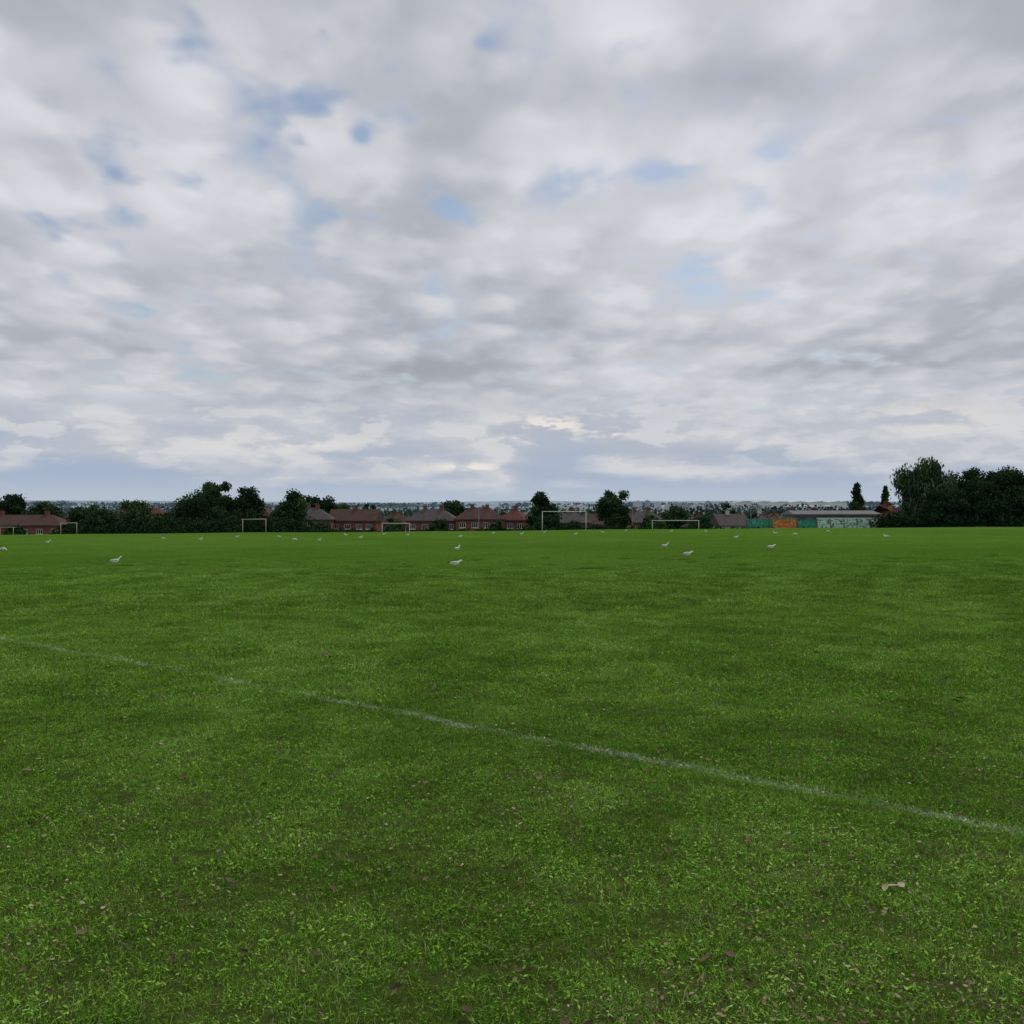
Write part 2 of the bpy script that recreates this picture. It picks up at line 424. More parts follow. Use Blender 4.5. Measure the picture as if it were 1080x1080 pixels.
T('oak_tree',-45,515,60,220,'round',LEAF_D,43)

def foliage_strip(name,pts,hh,ww,mat,leafs,seed,n=120,per=90):
    r=np.random.default_rng(seed); V=[];F=[];TT=[];off=0
    for i in range(n):
        k=r.integers(len(pts)-1); u=r.random()
        x=pts[k][0]*(1-u)+pts[k+1][0]*u; y=pts[k][1]*(1-u)+pts[k+1][1]*u+r.normal()*ww*.3
        z=gz(x,y); h=hh*(0.55+0.5*r.random())
        P=r.normal(size=(per,3)); P*=(1/np.maximum(1,np.linalg.norm(P,axis=1)/1.6))[:,None]
        P=P*np.array([ww*.4,ww*.35,h*.33])+np.array([x,y,z+h*.45])
        P[:,2]=np.clip(P[:,2],z+0.02,None)
        a=r.normal(size=(per,3)); a/=np.linalg.norm(a,axis=1)[:,None]
        bb=np.cross(a,r.normal(size=(per,3))); bb/=np.linalg.norm(bb,axis=1)[:,None]
        s=(leafs*(0.5+r.random(per)*.8))[:,None]
        V.append(np.stack([P-a*s*.6,P+bb*s*.5,P+a*s*.6,P-bb*s*.5],1).reshape(-1,3))
        F+= [(off+4*j,off+4*j+1,off+4*j+2,off+4*j+3) for j in range(per)]; off+=4*per
        TT+=list(np.clip(r.uniform(.1,.7)+.12*r.normal(size=per),0,1))
    return mesh_obj(name,np.concatenate(V),F,[mat],None,False,TT)
foliage_strip('hedge',[(X(60,172),172),(X(180,170),170),(X(330,171),171)],4.4,2.4,LEAF_D,0.36,1,170,140)
foliage_strip('hedge',[(X(320,176),176),(X(480,178),178),(X(640,178),178)],3.2,1.8,LEAF_D,0.34,2,190,90)
foliage_strip('hedge',[(X(620,178),178),(X(780,180),180),(X(870,182),182)],3.1,1.6,LEAF_D,0.34,3,130,90)
foliage_strip('hedge',[(X(930,160),160),(X(1010,158),158),(X(1180,158),158)],2.8,2.2,LEAF_D,0.34,4,90,120)
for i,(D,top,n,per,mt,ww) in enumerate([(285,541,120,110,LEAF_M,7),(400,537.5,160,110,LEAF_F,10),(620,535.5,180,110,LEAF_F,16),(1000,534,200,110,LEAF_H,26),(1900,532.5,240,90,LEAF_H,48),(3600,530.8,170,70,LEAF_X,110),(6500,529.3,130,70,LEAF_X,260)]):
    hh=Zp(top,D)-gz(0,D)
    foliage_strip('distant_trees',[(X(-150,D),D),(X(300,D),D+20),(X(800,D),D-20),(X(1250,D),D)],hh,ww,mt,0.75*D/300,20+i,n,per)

# ------------------------------------------------------------ houses
def brickmat(name,c1,c2):
    m,t,b=newmat(name,0.9,0.1)
    tc=t.node('ShaderNodeTexCoord').outputs['Object']
    x,y,z=t.sep(tc)
    br=t.node('ShaderNodeTexBrick'); t.setin(br.inputs['Vector'],t.comb(t.m('ADD',x,y),z))
    br.inputs['Scale'].default_value=4.4; br.inputs['Mortar Size'].default_value=0.012
    t.setin(br.inputs['Color1'],c1); t.setin(br.inputs['Color2'],c2); t.setin(br.inputs['Mortar'],(0.3,0.25,0.2))
    n=t.noise(tc,0.6,3,0.6)
    t.setin(b.inputs['Base Color'],t.mix(t.smooth(n,.4,.7,0,.4),br.outputs[0],(0.12,0.05,0.04)))
    return m
BR=[brickmat('brick_red',(0.22,0.06,0.042),(0.165,0.046,0.034)),brickmat('brick_brown',(0.16,0.065,0.048),(0.125,0.048,0.038))]
def roofmat(name,c1,c2):
    m,t,b=newmat(name,0.9,0.1)
    tc=t.node('ShaderNodeTexCoord').outputs['Object']
    wv=t.node('ShaderNodeTexWave',bands_direction='Z'); t.setin(wv.inputs[0],tc); wv.inputs['Scale'].default_value=1.6
    n=t.noise(tc,1.1,4,.65)
    c=t.mix(t.smooth(n,.3,.7),c1,c2); c=t.mix(t.m('MULTIPLY',wv.outputs['Fac'],.3),c,(0.03,0.022,0.02))
    t.setin(b.inputs['Base Color'],c); return m
RF=[roofmat('tile_brown',(0.07,0.042,0.034),(0.105,0.062,0.05)),roofmat('tile_grey',(0.075,0.065,0.063),(0.11,0.095,0.092)),roofmat('tile_red',(0.11,0.042,0.032),(0.15,0.06,0.045))]
WHITE=noisemat('white_frame',(0.7,0.7,0.68),(0.8,0.8,0.78),2,.5)
RENDER=noisemat('wall_render',(0.42,0.42,0.40),(0.55,0.54,0.5),.8,.9)
gl,t,b=newmat('window_glass',0.12,0.5); b.inputs['Base Color'].default_value=(0.03,0.035,0.04,1)
DOOR=noisemat('door_paint',(0.05,0.08,0.12),(0.07,0.1,0.15),2,.5)
def house(x,y,w,d,eave,ridge,rot,wall,roof,z0=None,name='brick_house',gable=False,bays=4,seed=0):
    rr=random.Random(seed)
    e=bpy.data.objects.new(name,None); scene.collection.objects.link(e)
    e.location=(x,y,gz(x,y)-.1 if z0 is None else z0); e.rotation_euler=(0,0,rot)
    hw,hd=w/2,d/2
    mb=MB(); wb=MB(); gb=MB()
    floors=[(0.95,2.15),(3.35,4.45)] if eave>4 else [(0.9,2.1)]
    ws=1.35; cx=[-hw+ (i+.5)*w/bays+rr.uniform(-.25,.25) for i in range(bays)]
    th=0.28
    for side in (-1,1):
        y0,y1=(-hd,-hd+th) if side<0 else (hd-th,hd)
        zs=[0]
        for (a,c) in floors: zs+=[a,c]
        zs.append(eave)
        for i in range(0,len(zs)-1,2): mb.box(-hw,hw,y0,y1,zs[i],zs[i+1])
        for fi,(a,c) in enumerate(floors):
            xl=-hw
            for cc in cx:
                mb.box(xl,cc-ws/2,y0,y1,a,c); xl=cc+ws/2
                yg=(y0+0.12 if side<0 else y1-0.12)
                gb.box(cc-ws/2+.002,cc+ws/2-.002,yg-.01,yg+.01,a+.002,c-.002)
                yf0,yf1=(yg-.07,yg-.015) if side<0 else (yg+.015,yg+.07)
                f=.07
                wb.box(cc-ws/2+.003,cc+ws/2-.003,yf0,yf1,a+.003,a+f); wb.box(cc-ws/2+.003,cc+ws/2-.003,yf0,yf1,c-f,c-.003)
                for q in (-ws/2+.003+f/2,-ws/6,ws/6,ws/2-.003-f/2): wb.box(cc+q-f/2,cc+q+f/2,yf0,yf1,a+f+.001,c-f-.001)
                ys=(y0-.08,y0-.003) if side<0 else (y1+.003,y1+.08)
                wb.box(cc-ws/2-.08,cc+ws/2+.08,ys[0],ys[1],a-.1,a-.01)
            mb.box(xl,hw,y0,y1,a,c)
    for sx in (-1,1):
        x0,x1=(-hw,-hw+th) if sx<0 else (hw-th,hw)
        mb.box(x0,x1,-hd+th,hd-th,0,eave)
        if gable:
            xa=-hw if sx<0 else hw-th
            mb.add([(xa,-hd,eave),(xa,hd,eave),(xa,0,ridge-.1),(xa+th,-hd,eave),(xa+th,hd,eave),(xa+th,0,ridge-.1)],[(0,2,1),(3,4,5),(0,3,5,2),(1,2,5,4),(0,1,4,3)])
    mb.obj('walls',[wall],parent=e)
    gb.obj('window_panes',[gl],parent=e); wb.obj('window_frames',[WHITE],parent=e)
    db=MB()
    for k in (-.95,.95):
        db.box(k-.45,k+.45,-hd-.05,-hd-.004,0,2.0)
    db.obj('door',[DOOR],parent=e)
    rb=MB(); ov=.35; rx=0 if gable else hd*.85
    ze=eave+.003; a=[(-hw-ov,-hd-ov,ze),(hw+ov,-hd-ov,ze),(hw+ov,hd+ov,ze),(-hw-ov,hd+ov,ze)]
    zt=ze+.14; top=[(p[0],p[1],zt) for p in a]
    rg=[(-hw-(ov if gable else 0)+rx,0,ridge),(hw+(ov if gable else 0)-rx,0,ridge)]
    rb.add(a+top+rg,[(0,3,2,1),(0,1,5,4),(1,2,6,5),(2,3,7,6),(3,0,4,7),(4,5,9,8),(6,7,8,9),(5,6,9),(7,4,8)])
    rb.obj('roof',[roof],parent=e)
    gt=MB(); gt.box(-hw-ov,hw+ov,-hd-ov-.12,-hd-ov-.004,ze-.02,ze+.10); gt.obj('gutter',[DOOR],parent=e)
    cb=MB(); cl=max(.1,hw-rx)
    ch=rr.uniform(.45,.8)
    for cxx in ([cl*rr.uniform(-.5,.5)] if rr.random()<.6 else [-cl*.8,cl*.8]):
        cb.box(cxx-.4,cxx+.4,-.3,.3,ridge-.7,ridge+ch)
        cb.box(cxx-.46,cxx+.46,-.36,.36,ridge+ch+.003,ridge+ch+.1)
        for q in (-.2,.2): cb.tube([(cxx+q,0,ridge+ch+.1),(cxx+q,0,ridge+ch+.35)],[.1,.08],8)
    cb.obj('chimney',[wall],parent=e)
    return e
def H(px0,px1,ridge_py,D,rot=0,wall=0,roof=0,seed=0,eave=5.1,rh=2.6,d=7.5,gable=False,bays=4,wm=None,name='brick_house'):
    xx=X((px0+px1)/2,D); w=(px1-px0)/1080*D/ max(.5,math.cos(rot)) - d*abs(math.sin(rot))*.8
    z0=Zp(ridge_py,D)-(eave+rh)
    house(xx,D,w,d,eave,eave+rh,rot,wm or BR[wall],RF[roof],z0,name,gable,bays,seed)
H(-20,72,543,215,0.05,0,0,1,bays=6,rh=2.2)
H(-120,-30,543,215,0.0,0,0,1,bays=5)
H(236,292,532,228,-0.1,1,0,2)
H(308,352,535.5,222,0.06,0,1,3,bays=3)
H(350,400,537,228,-0.04,0,0,23,bays=4,gable=True)
H(398,436,541,250,0.1,0,0,4,bays=3)
H(430,484,537,228,-0.08,0,1,5)
H(480,532,535,222,0.05,0,0,6)
H(526,562,536.5,232,-0.3,0,2,7,bays=3)
H(584,622,539,226,0.1,1,1,8,bays=3)
H(616,650,542,240,0.0,0,0,9,bays=3,gable=True)
H(650,702,539,230,0.1,0,1,10)
H(700,722,546,250,0.0,1,1,11,bays=2)
H(722,752,545,240,0.2,1,1,18,bays=3)
H(752,786,542,225,0.12,0,1,12,wm=RENDER,name='rendered_house',gable=True,bays=3)
H(786,816,541,232,0.3,0,1,13,wm=RENDER,name='rendered_house',bays=3)
H(924,945,533,222,0.25,0,2,14,bays=2)
H(876,924,540,240,0.0,0,0,15,bays=4)
H(120,180,536,260,0.0,0,2,16,bays=5)
H(818,876,539,255,-0.1,1,1,17,bays=5)
rr=random.Random(5)
for i in range(26):
    D=rr.uniform(290,520); px=rr.uniform(-60,960)
    xx=X(px,D); house(xx,D,rr.uniform(10,15),7.5,5.1,7.8,rr.uniform(-.5,.5),BR[i%2],RF[i%3],None,'brick_house',False,3,i)

# ------------------------------------------------------------ pavilion, container, mural walls
PANEL=noisemat('grey_panel',(0.11,0.12,0.12),(0.19,0.19,0.18),.6)
FLATR=noisemat('felt_roof',(0.10,0.10,0.11),(0.15,0.15,0.155),.8)
D=186
e=bpy.data.objects.new('sports_pavilion',None); scene.collection.objects.link(e)
x0,x1=X(838,D),X(928,D); z0=gz((x0+x1)/2,D); zt=Zp(541.5,D); e.location=((x0+x1)/2,D,z0)
hw=(x1-x0)/2; hh=zt-z0
mb=MB(); mb.box(-hw,hw,0,8,-.5,hh-.35); mb.obj('walls',[PANEL],parent=e)
mb=MB(); mb.box(-hw-.3,hw+.3,-.4,8.4,hh-.347,hh-.1); mb.add([(-hw-.3,-.4,hh-.1),(hw+.3,-.4,hh-.1),(hw+.3,8.4,hh-.1),(-hw-.3,8.4,hh-.1),(-hw,4,hh+.5),(hw,4,hh+.5)],[(0,1,5,4),(2,3,4,5),(1,2,5),(3,0,4)]); mb.obj('roof',[FLATR],parent=e)
mb=MB()
for i in range(6):
    c=-hw+(i+.5)*2*hw/6; mb.box(c-.6,c+.6,-.04,-.004,hh-1.5,hh-.7)
mb.obj('shutters',[DOOR],parent=e)

def mural(name,stops,scale,seed,interp='CONSTANT'):
    m,t,b=newmat(name,0.55,0.3)
    tc=t.node('ShaderNodeTexCoord').outputs['Object']
    x,y,z=t.sep(tc); v=t.comb(x,t.m('MULTIPLY',z,.9),seed)
    n=t.noise(v,scale,3,.55,1.8)
    c=t.ramp(n,stops,interp)
    ln=t.m('ABSOLUTE',t.m('SUBTRACT',t.noise(v,scale*1.2,2,.5,2.5),0.5))
    c=t.mix(t.smooth(ln,0.015,0.04,.9,0),c,(0.02,0.10,0.07))
    t.setin(b.inputs['Base Color'],c); return m
MU1=mural('mural_white_green',[(0,(0.06,0.36,0.24)),(.42,(0.70,0.74,0.70)),(.50,(0.20,0.52,0.40)),(.54,(0.78,0.80,0.76)),(.60,(0.04,0.25,0.18))],0.75,3.0)
MU2=mural('mural_green',[(0,(0.03,0.30,0.16)),(.44,(0.08,0.45,0.25)),(.55,(0.02,0.08,0.10)),(.62,(0.1,0.5,0.4))],1.2,9.0)
MU3=mural('mural_orange',[(0,(0.55,0.14,0.03)),(.46,(0.75,0.28,0.08)),(.56,(0.55,0.06,0.05)),(.62,(0.75,0.5,0.1))],.9,5.0)
STEEL=noisemat('container_steel',(0.06,0.14,0.12),(0.10,0.19,0.16),.8,.5)
def container(px0,px1,top,D,frontmat,name,rot=0):
    e=bpy.data.objects.new(name,None); scene.collection.objects.link(e)
    xa,xb=X(px0,D),X(px1,D); xc=(xa+xb)/2; hw=(xb-xa)/2; zt=Zp(top,D); h=2.6
    e.location=(xc,D,zt-h); e.rotation_euler=(0,0,rot)
    mb=MB(); mb.box(-hw+.08,hw-.08,.06,2.38,.15,h-.12); mb.obj('body',[STEEL],parent=e)
    mb=MB()
    for (ya,s) in ((.03,-1),(2.41,1)):
        n=int(hw*2/.14); vs=[];fs=[]
        for i in range(n+1):
            xx=-hw+.1+i*(2*hw-.2)/n; yy=ya+(.02 if (i//2)%2 else -.02)
            vs+= [(xx,yy,.16),(xx,yy,h-.13)]
        for i in range(n): fs.append((2*i,2*i+2,2*i+3,2*i+1))
        mb.add(vs,fs)
    mb.obj('corrugated_sides',[frontmat],parent=e)
    mb=MB()
    for sx in (-hw,hw-.1):
        for yy in (-.02,2.36): mb.box(sx,sx+.1,yy,yy+.1,0,h)
    for zz in (0.002,h-.112):
        for yy in (-.017,2.363): mb.box(-hw+.101,hw-.101,yy,yy+.09,zz,zz+.11)
    for yy in (.5,1.0,1.45,1.95): mb.tube([(hw-.03,yy,.2),(hw-.03,yy,h-.2)],[.025,.025],6)
    mb.obj('frame',[STEEL],parent=e)
container(790,815,547.5,182,MU2,'shipping_container')
container(814.5,841,546.5,178,MU3,'shipping_container')
container(841,861,548,184,MU2,'shipping_container')
D=164; e=bpy.data.objects.new('graffiti_wall',None); scene.collection.objects.link(e)
xa,xb=X(862,D),X(932,D); hw=(xb-xa)/2; zt=Zp(546.3,D); zb=gz((xa+xb)/2,D); e.location=((xa+xb)/2,D,zb); h=zt-zb
mb=MB(); mb.box(-hw,hw,0,.22,-.3,h-.1); mb.obj('wall_panels',[MU1],parent=e)
mb=MB(); mb.box(-hw-.05,hw+.05,-.05,.27,h-.097,h); mb.obj('coping',[WHITE],parent=e)
mb=MB()
for i in range(6):
    c=-hw+i*2*hw/5; mb.box(c-.06,c+.06,-.09,-.003,-.3,h-.1)
mb.obj('posts',[PANEL],parent=e)

# ------------------------------------------------------------ goals
def goal(px0,px1,top,D,base=None,rot=0.0,h=2.44,mat=None,name='football_goal',th=.05):
    e=bpy.data.objects.new(name,None); scene.collection.objects.link(e)
    xc=X((px0+px1)/2,D); z0=Zp(top,D)-h if base is None else gz(xc,D)
    w=(px1-px0)/1080*D/math.cos(rot)
    e.location=(xc,D,z0); e.rotation_euler=(0,0,rot)
    hw=w/2
    mb=MB(); mb.tube([(-hw,0,-.4),(-hw,0,h)],[th,th],10); mb.tube([(hw,0,-.4),(hw,0,h)],[th,th],10); mb.obj('posts',[mat],True,e)
    mb=MB(); mb.tube([(-hw-th,0,h),(hw+th,0,h)],[th*1.02,th*1.02],10); mb.obj('crossbar',[mat],True,e)
    mb=MB()
    for s in (-hw,hw):
        mb.tube([(s,0,h-.02),(s,.9,h-.05)],[.025,.025],6); 
    mb.obj('net_supports',[mat],True,e)
GW=noisemat('goal_paint_white',(0.56,0.56,0.54),(0.66,0.66,0.64),1.5,.4)
GY=noisemat('goal_paint_cream',(0.42,0.36,0.23),(0.52,0.44,0.28),1.5,.5)
goal(572,618,539.5,141,h=2.5,mat=GW)
goal(257.5,279,549,150,1,0.5,2.0,GY,th=.05)
goal(66,79,555.5,152,1,0.6,1.7,GY,th=.045)
goal(403,432,552,148,h=1.7,mat=GW,th=.045)
goal(688,737,549,154,h=2.0,mat=GW,th=.045)
goal(0,14,556,156,h=1.6,mat=GY,th=.04)
GREY=noisemat('galvanised_steel',(0.25,0.26,0.27),(0.35,0.36,0.36),2,.5)
for (px,top,D) in [(505,534,200),(667,530,215),(792,535,215),(955,540,175)]:
    xx=X(px,D); z0=gz(xx,D); h=Zp(top,D)-z0
    mb=MB(); mb.tube([(0,0,-.3),(0,0,h*.5),(0,0,h-.3),(.25,0,h),(.9,0,h+.12)],[.08,.06,.05,.04,.03],8)
    mb.box(.8,1.35,-.12,.12,h+.06,h+.16)
    mb.obj('street_lamp',[GREY],loc=(xx,D,z0))

# ------------------------------------------------------------ distant town
TWR=[noisemat('tower_pale_hazed',(0.52,0.56,0.60),(0.58,0.61,0.64),.05),noisemat('tower_grey_hazed',(0.27,0.33,0.39),(0.32,0.38,0.43),.05)]  # tower walls and window bands: distance haze painted into the colours
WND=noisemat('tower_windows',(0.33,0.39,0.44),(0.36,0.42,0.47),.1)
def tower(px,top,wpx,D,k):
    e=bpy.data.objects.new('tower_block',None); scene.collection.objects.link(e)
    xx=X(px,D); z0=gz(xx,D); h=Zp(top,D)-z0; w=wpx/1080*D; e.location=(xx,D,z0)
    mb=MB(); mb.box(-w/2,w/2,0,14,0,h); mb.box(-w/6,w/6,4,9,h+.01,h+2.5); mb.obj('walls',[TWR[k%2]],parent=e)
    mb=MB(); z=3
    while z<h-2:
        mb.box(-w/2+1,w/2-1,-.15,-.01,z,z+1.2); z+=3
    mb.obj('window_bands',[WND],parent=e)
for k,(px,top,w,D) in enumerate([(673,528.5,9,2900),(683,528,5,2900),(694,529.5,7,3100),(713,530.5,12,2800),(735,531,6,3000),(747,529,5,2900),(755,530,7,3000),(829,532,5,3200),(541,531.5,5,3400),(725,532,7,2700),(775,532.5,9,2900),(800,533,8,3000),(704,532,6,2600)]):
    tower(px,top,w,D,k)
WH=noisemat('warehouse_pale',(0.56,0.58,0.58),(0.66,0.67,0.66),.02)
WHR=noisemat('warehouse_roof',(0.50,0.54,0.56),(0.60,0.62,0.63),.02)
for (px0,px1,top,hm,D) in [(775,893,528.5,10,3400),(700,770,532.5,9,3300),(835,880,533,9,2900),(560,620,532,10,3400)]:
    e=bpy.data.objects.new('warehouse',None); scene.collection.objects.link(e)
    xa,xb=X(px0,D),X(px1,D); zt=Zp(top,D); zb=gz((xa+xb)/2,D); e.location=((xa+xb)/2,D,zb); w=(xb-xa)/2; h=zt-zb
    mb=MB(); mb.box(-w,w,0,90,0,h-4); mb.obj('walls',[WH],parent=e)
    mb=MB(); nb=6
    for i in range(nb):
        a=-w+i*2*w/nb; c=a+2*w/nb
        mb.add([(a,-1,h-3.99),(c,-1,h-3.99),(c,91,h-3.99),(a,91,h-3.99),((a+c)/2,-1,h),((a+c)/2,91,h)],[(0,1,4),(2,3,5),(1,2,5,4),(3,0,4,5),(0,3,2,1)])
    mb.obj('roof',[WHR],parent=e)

# ------------------------------------------------------------ gulls
GB=noisemat('feather_white',(0.82,0.82,0.81),(0.88,0.88,0.87),30,.7)
GG=noisemat('feather_grey',(0.55,0.57,0.60),(0.62,0.64,0.67),30,.7)
GK=noisemat('feather_black',(0.02,0.02,0.02),(0.05,0.05,0.05),30,.6)
GR=noisemat('bill_leg_red',(0.25,0.05,0.02),(0.35,0.08,0.03),30,.5)
def gullmesh(pose):
    mb=MB()
    if pose==0: neck=[(.115,.205,0,.034,.036),(.135,.235,0,.027,.028),(.150,.262,0,.027,.028),(.170,.276,0,.028,.027),(.192,.274,0,.021,.019),(.205,.270,0,.010,.009)]; bill=((.203,0,.270),(.225,0,.267),(.243,0,.260)); eye=(.186,.280)
    elif pose==1: neck=[(.13,.17,0,.034,.036),(.16,.155,0,.027,.027),(.185,.125,0,.026,.026),(.203,.100,0,.027,.027),(.217,.078,0,.02,.02),(.222,.064,0,.01,.01)]; bill=((.221,0,.066),(.227,0,.045),(.229,0,.025)); eye=(.212,.088)
    else: neck=[(.12,.195,0,.036,.036),(.140,.212,0,.030,.030),(.158,.226,0,.028,.028),(.176,.232,0,.028,.026),(.197,.228,0,.021,.018),(.209,.224,0,.010,.009)]; bill=((.207,0,.224),(.229,0,.221),(.247,0,.214)); eye=(.192,.236)
    body=[(-.20,.150,0,.030,.006),(-.15,.152,0,.034,.014),(-.10,.152,0,.045,.032),(-.05,.148,0,.058,.050),(0,.146,0,.064,.060),(.05,.150,0,.060,.060),(.09,.165,0,.048,.052)]
    mb.loft(body+neck,12,0)
    for s in (-1,1):
        mb.loft([(.085,.180,s*.040,.012,.020),(.05,.180,s*.056,.012,.032),(-.01,.176,s*.060,.013,.034),(-.08,.172,s*.049,.012,.028),(-.14,.170,s*.032,.010,.018)],8,1)
        mb.loft([(-.135,.170,s*.034,.009,.016),(-.19,.172,s*.020,.007,.010),(-.25,.176,s*.008,.003,.004)],8,2)
        mb.tube([(.005,s*.026,.105),(-.008,s*.026,.062),(.004,s*.027,.006)],[.009,.0045,.004],6,3)
        mb.add([(-.006,s*.027,.006),(.045,s*.027-.02,.003),(.050,s*.027,.004),(.045,s*.027+.02,.003),(.0,s*.027,.012)],[(0,1,2),(0,2,3),(4,2,1),(4,3,2),(4,1,0),(4,0,3)],3)
        mb.tube([(eye[0],s*.0215,eye[1]),(eye[0],s*.026,eye[1])],[.004,.003],6,2)
    mb.tube(bill,[.0085,.006,.0015],6,3)
    me=bpy.data.meshes.new('gull'); me.from_pydata(mb.v,[],mb.f)
    for m in (GB,GG,GK,GR): me.materials.append(m)
    me.polygons.foreach_set('material_index',np.array(mb.mi,dtype=np.int32)); me.polygons.foreach_set('use_smooth',np.ones(len(mb.f),dtype=bool))
    me.update(); return me
GM=[gullmesh(0),gullmesh(1),gullmesh(2)]
gl_=[(480,600,0,2),(121,597,0,0),(725,589,0.2,2),(701,579,0.4,0),(813,581,0,2),(2,582,0,1),(211,571,1,0),(310,571,0,1),(337,572,2,0),(295,568,3,2),(380,569,1,0),
(405,565,0,0),(485,568,0,2),(482,582,1.57,0),(607,565,0,0),(635,563,2,1),(550,565,1,0),(776,569,0.5,2),(818,564,3,0),(838,565,0,1),(935,568,3,2),(50,574,0,0),(173,570,3,2),
(430,566,0,0),(520,564,1,2),(365,566,3,0),(660,561,0,2),(574,563,0,0),(745,562,3,0),(873,562,0,1),(250,568,0,0),(708,562,1,0)]
for i,(px,py,r,p) in enumerate(gl_):
    dx=(px-540)/1080; d=1.6/((py-530)/1080-0.017+0.0084*dx)
    for _ in range(20):
        zz=gz(dx*d,d); d=0.5*d+0.5*(EYE-zz)/((py-530)/1080)
    d=min(d,148); xx=dx*d
    o=bpy.data.objects.new('gull',GM[p]); scene.collection.objects.link(o)
    o.location=(xx,d,gz(xx,d)+(0.015 if d<48 else 0)); o.rotation_euler=(0,0,[0,.6,-.5,2.9][int(r)%4]+random.uniform(-.3,.3)); s=1.15; o.scale=(s,s,s)

# ------------------------------------------------------------ sun + sky
az=math.radians(28); el=math.radians(48)
sv=Vector((math.sin(az)*math.cos(el),math.cos(az)*math.cos(el),math.sin(el)))
sd=bpy.data.lights.new('sun','SUN'); sd.energy=1.5; sd.angle=math.radians(14); sd.color=(1,.96,.9)
so=bpy.data.objects.new('sun',sd); scene.collection.objects.link(so); so.rotation_euler=sv.to_track_quat('Z','Y').to_euler(); so.location=(0,0,60)
w=bpy.data.worlds.new('World'); scene.world=w; w.use_nodes=True
t=NT(w.node_tree); t.n.clear()
out=t.node('ShaderNodeOutputWorld')
sky=t.node('ShaderNodeTexSky',sky_type='NISHITA'); sky.sun_disc=False; sky.sun_elevation=el; sky.sun_rotation=az
bg1=t.node('ShaderNodeBackground'); bg1.inputs[1].default_value=0.085; t.l.new(sky.outputs[0],bg1.inputs[0])
dr=t.node('ShaderNodeTexCoord').outputs['Generated']
x,y,z=t.sep(dr)
K=0.14; VS=0.72
zc=t.m('ADD',t.m('MAXIMUM',z,0.0),K)
u=t.m('DIVIDE',x,zc); v=t.m('MULTIPLY',t.m('DIVIDE',y,zc),VS)
def cl(px,py):
    a=Vector(((px-540)/1080,1,-(py-530)/1080)).normalized(); q=a.z+K; return a.x/q,a.y/q*VS
def ext(px,py,wx,wy):   # half sizes (angular) -> cloud-plane radii
    a=cl(px-wx,py);b=cl(px+wx,py);c=cl(px,py-wy);d=cl(px,py+wy)
    return (b[0]-a[0])/2,(d[1]-c[1])/2
P=t.comb(u,v)
big=t.noise(P,0.9,1,.5,0,True)
mid=t.noise(P,3.2,2,.5,0,True)
pn=t.node('ShaderNodeTexNoise'); pn.noise_dimensions='2D'; t.setin(pn.inputs['Vector'],P)
pn.inputs['Scale'].default_value=7.0; pn.inputs['Detail'].default_value=2.5; pn.inputs['Roughness'].default_value=.55
puf=pn.outputs['Fac']
# soft rounded cells (altocumulus), edges broken up by the noise colour
wv_=t.node('ShaderNodeVectorMath',operation='MULTIPLY_ADD'); t.l.new(pn.outputs['Color'],wv_.inputs[0]); wv_.inputs[1].default_value=(.20,.20,0); t.l.new(P,wv_.inputs[2])
vo=t.node('ShaderNodeTexVoronoi',feature='SMOOTH_F1'); vo.voronoi_dimensions='2D'; t.l.new(wv_.outputs[0],vo.inputs['Vector'])
vo.inputs['Scale'].default_value=5.0; vo.inputs['Smoothness'].default_value=0.7
cell=t.smooth(vo.outputs['Distance'],0.05,0.62,1,0)
T_=t.m('ADD',t.m('ADD',t.m('MULTIPLY',big,.40),t.m('MULTIPLY',mid,.40)),t.m('MULTIPLY',puf,.20))
gap=None
for (px,py,wx,wy,s) in [(381,146,28,26,1.5),(470,216,42,32,1.45),(340,235,90,40,.7),(322,120,100,40,.75),(510,48,32,20,1.3),(342,35,30,24,1.15),(690,182,120,26,.9),(840,163,80,20,.95),(1020,128,120,22,1.3),(235,165,90,40,.7),(590,205,90,28,.75),(125,185,40,50,.65)]:
    a,c=cl(px,py); ru,rv_=ext(px,py,wx*1.6,wy*1.6)
    g=t.m('MULTIPLY',t.blob(P,a,c,ru,rv_),s)
    gap=g if gap is None else t.m('MAXIMUM',gap,g)
Tg=t.m('ADD',t.m('ADD',t.m('MULTIPLY',mid,.4),t.m('MULTIPLY',puf,.45)),t.m('MULTIPLY',cell,.15))
Tg=t.m('SUBTRACT',Tg,t.m('MULTIPLY',gap,.26))
cover=t.smooth(Tg,0.20,0.43,0.12,1.0)
br=t.m('ADD',t.smooth(T_,0.36,0.64,0.665,0.505),t.m('MULTIPLY',t.m('SUBTRACT',cell,.5),0.11))
for (px,py,wx,wy,s) in [(790,85,260,90,-.12),(640,40,110,70,.08),(60,60,240,60,.04),(540,300,700,60,-.02),(330,390,420,60,-.09),(860,385,380,50,-.08),(540,340,600,40,-.04),(700,240,300,50,.04),(230,195,260,80,.05),(1000,210,200,60,.05)]:
    a,c=cl(px,py); ru,rv_=ext(px,py,wx,wy)
    br=t.m('ADD',br,t.m('MULTIPLY',t.blob(P,a,c,ru,rv_),s*1.5))
tint=t.mix(t.smooth(br,.42,.66),(0.93,0.985,1.10),(0.975,0.99,1.06))
vm=t.node('ShaderNodeVectorMath',operation='SCALE'); t.setin(vm.inputs[0],tint); t.setin(vm.inputs['Scale'],br)
bgC=t.node('ShaderNodeBackground'); t.setin(bgC.inputs[0],vm.outputs[0])
hi=t.node('ShaderNodeMixShader'); t.setin(hi.inputs[0],cover); t.l.new(bg1.outputs[0],hi.inputs[1]); t.l.new(bgC.outputs[0],hi.inputs[2])
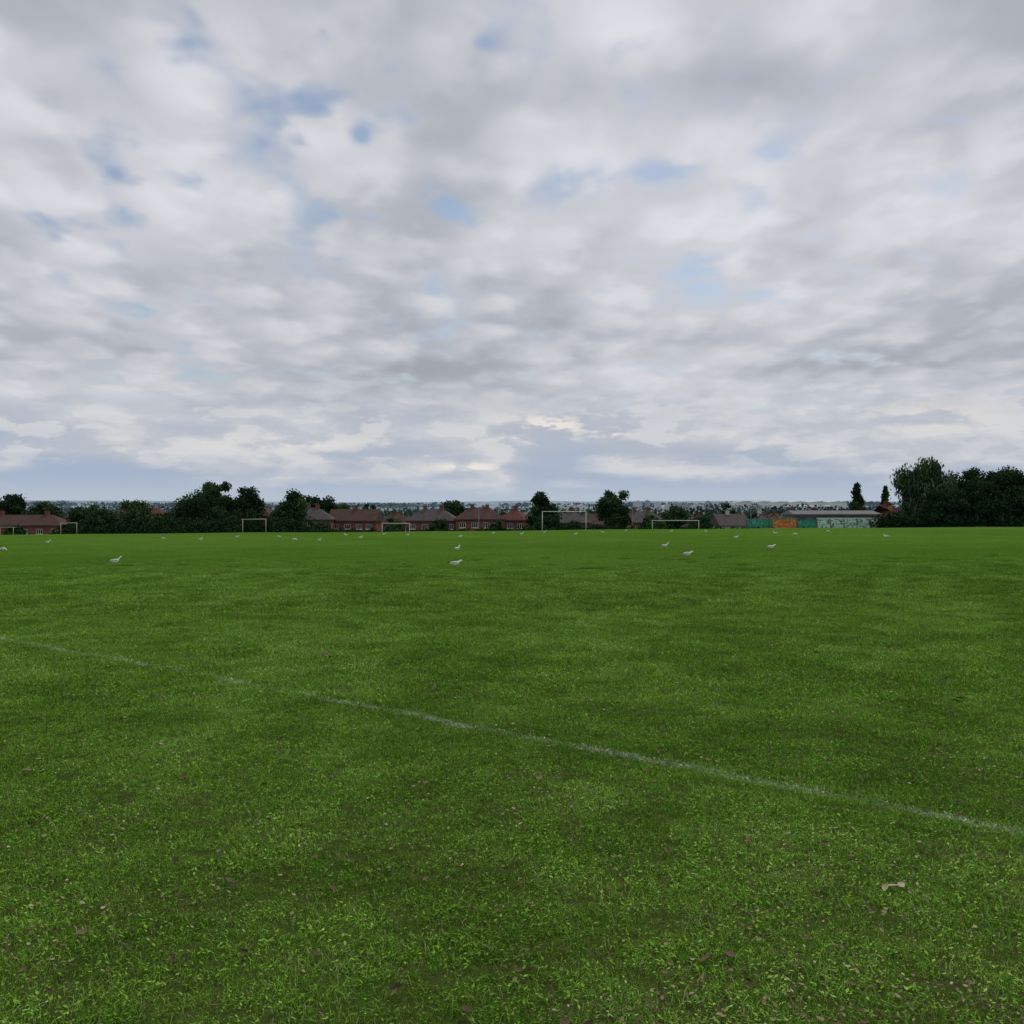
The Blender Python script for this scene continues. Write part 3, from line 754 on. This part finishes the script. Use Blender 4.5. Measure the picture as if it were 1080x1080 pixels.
# low layer: horizon haze and small cumulus
azm=t.m('ARCTAN2',x,y)
Q=t.comb(t.m('MULTIPLY',azm,6.0),t.m('MULTIPLY',z,26.0))
lown=t.noise(Q,1.0,4,.52,0,True)
Q2=t.comb(t.m('MULTIPLY',azm,17.0),t.m('MULTIPLY',z,50.0))
cum=t.noise(Q2,1.0,4,.55,0,True)
low=t.mix(t.smooth(lown,.35,.65),(0.46,0.50,0.575),(0.585,0.605,0.645))
low=t.mix(t.smooth(cum,.50,.60,0,.65),low,(0.68,0.685,0.695))
low=t.mix(t.smooth(cum,.36,.48,.5,0),low,(0.44,0.48,0.555))
AZ=t.comb(azm,z)
for (px,py,wx,wz,s) in [(575,450,90,26,1.0),(490,493,70,9,1.0),(645,455,40,16,.8),(100,476,60,7,.8),(985,445,120,30,.4),(300,470,200,16,.35)]:
    g=t.blob(AZ,math.atan((px-540)/1080),-(py-530)/1080,wx/1080,wz/1080)
    g=t.m('MULTIPLY',t.m('MULTIPLY',g,s*2.0),t.smooth(cum,.42,.54),clamp=True)
    low=t.mix(g,low,(0.84,0.785,0.73))
haze=t.mix(t.smooth(z,0.0,0.03),(0.46,0.53,0.62),(0.38,0.455,0.59))
edge=t.m('ADD',z,t.m('MULTIPLY',t.m('SUBTRACT',lown,.5),.11))
low=t.mix(t.smooth(edge,0.008,0.048,1,0),low,haze)
low=t.mix(t.smooth(z,0.003,0.02,.8,0),low,haze)
bgL=t.node('ShaderNodeBackground'); t.setin(bgL.inputs[0],low)
mx=t.node('ShaderNodeMixShader'); t.setin(mx.inputs[0],t.smooth(z,0.06,0.13)); t.l.new(bgL.outputs[0],mx.inputs[1]); t.l.new(hi.outputs[0],mx.inputs[2])
t.l.new(mx.outputs[0],out.inputs[0])
w.cycles.sampling_method='MANUAL'; w.cycles.sample_map_resolution=256

# ------------------------------------------------------------ camera
cd=bpy.data.cameras.new('camera'); co=bpy.data.objects.new('camera',cd); scene.collection.objects.link(co)
cd.sensor_width=36; cd.lens=36; cd.clip_end=30000; cd.clip_start=.05
co.location=(0,0,EYE); co.rotation_euler=(math.radians(90-0.53),0,0)
scene.camera=co
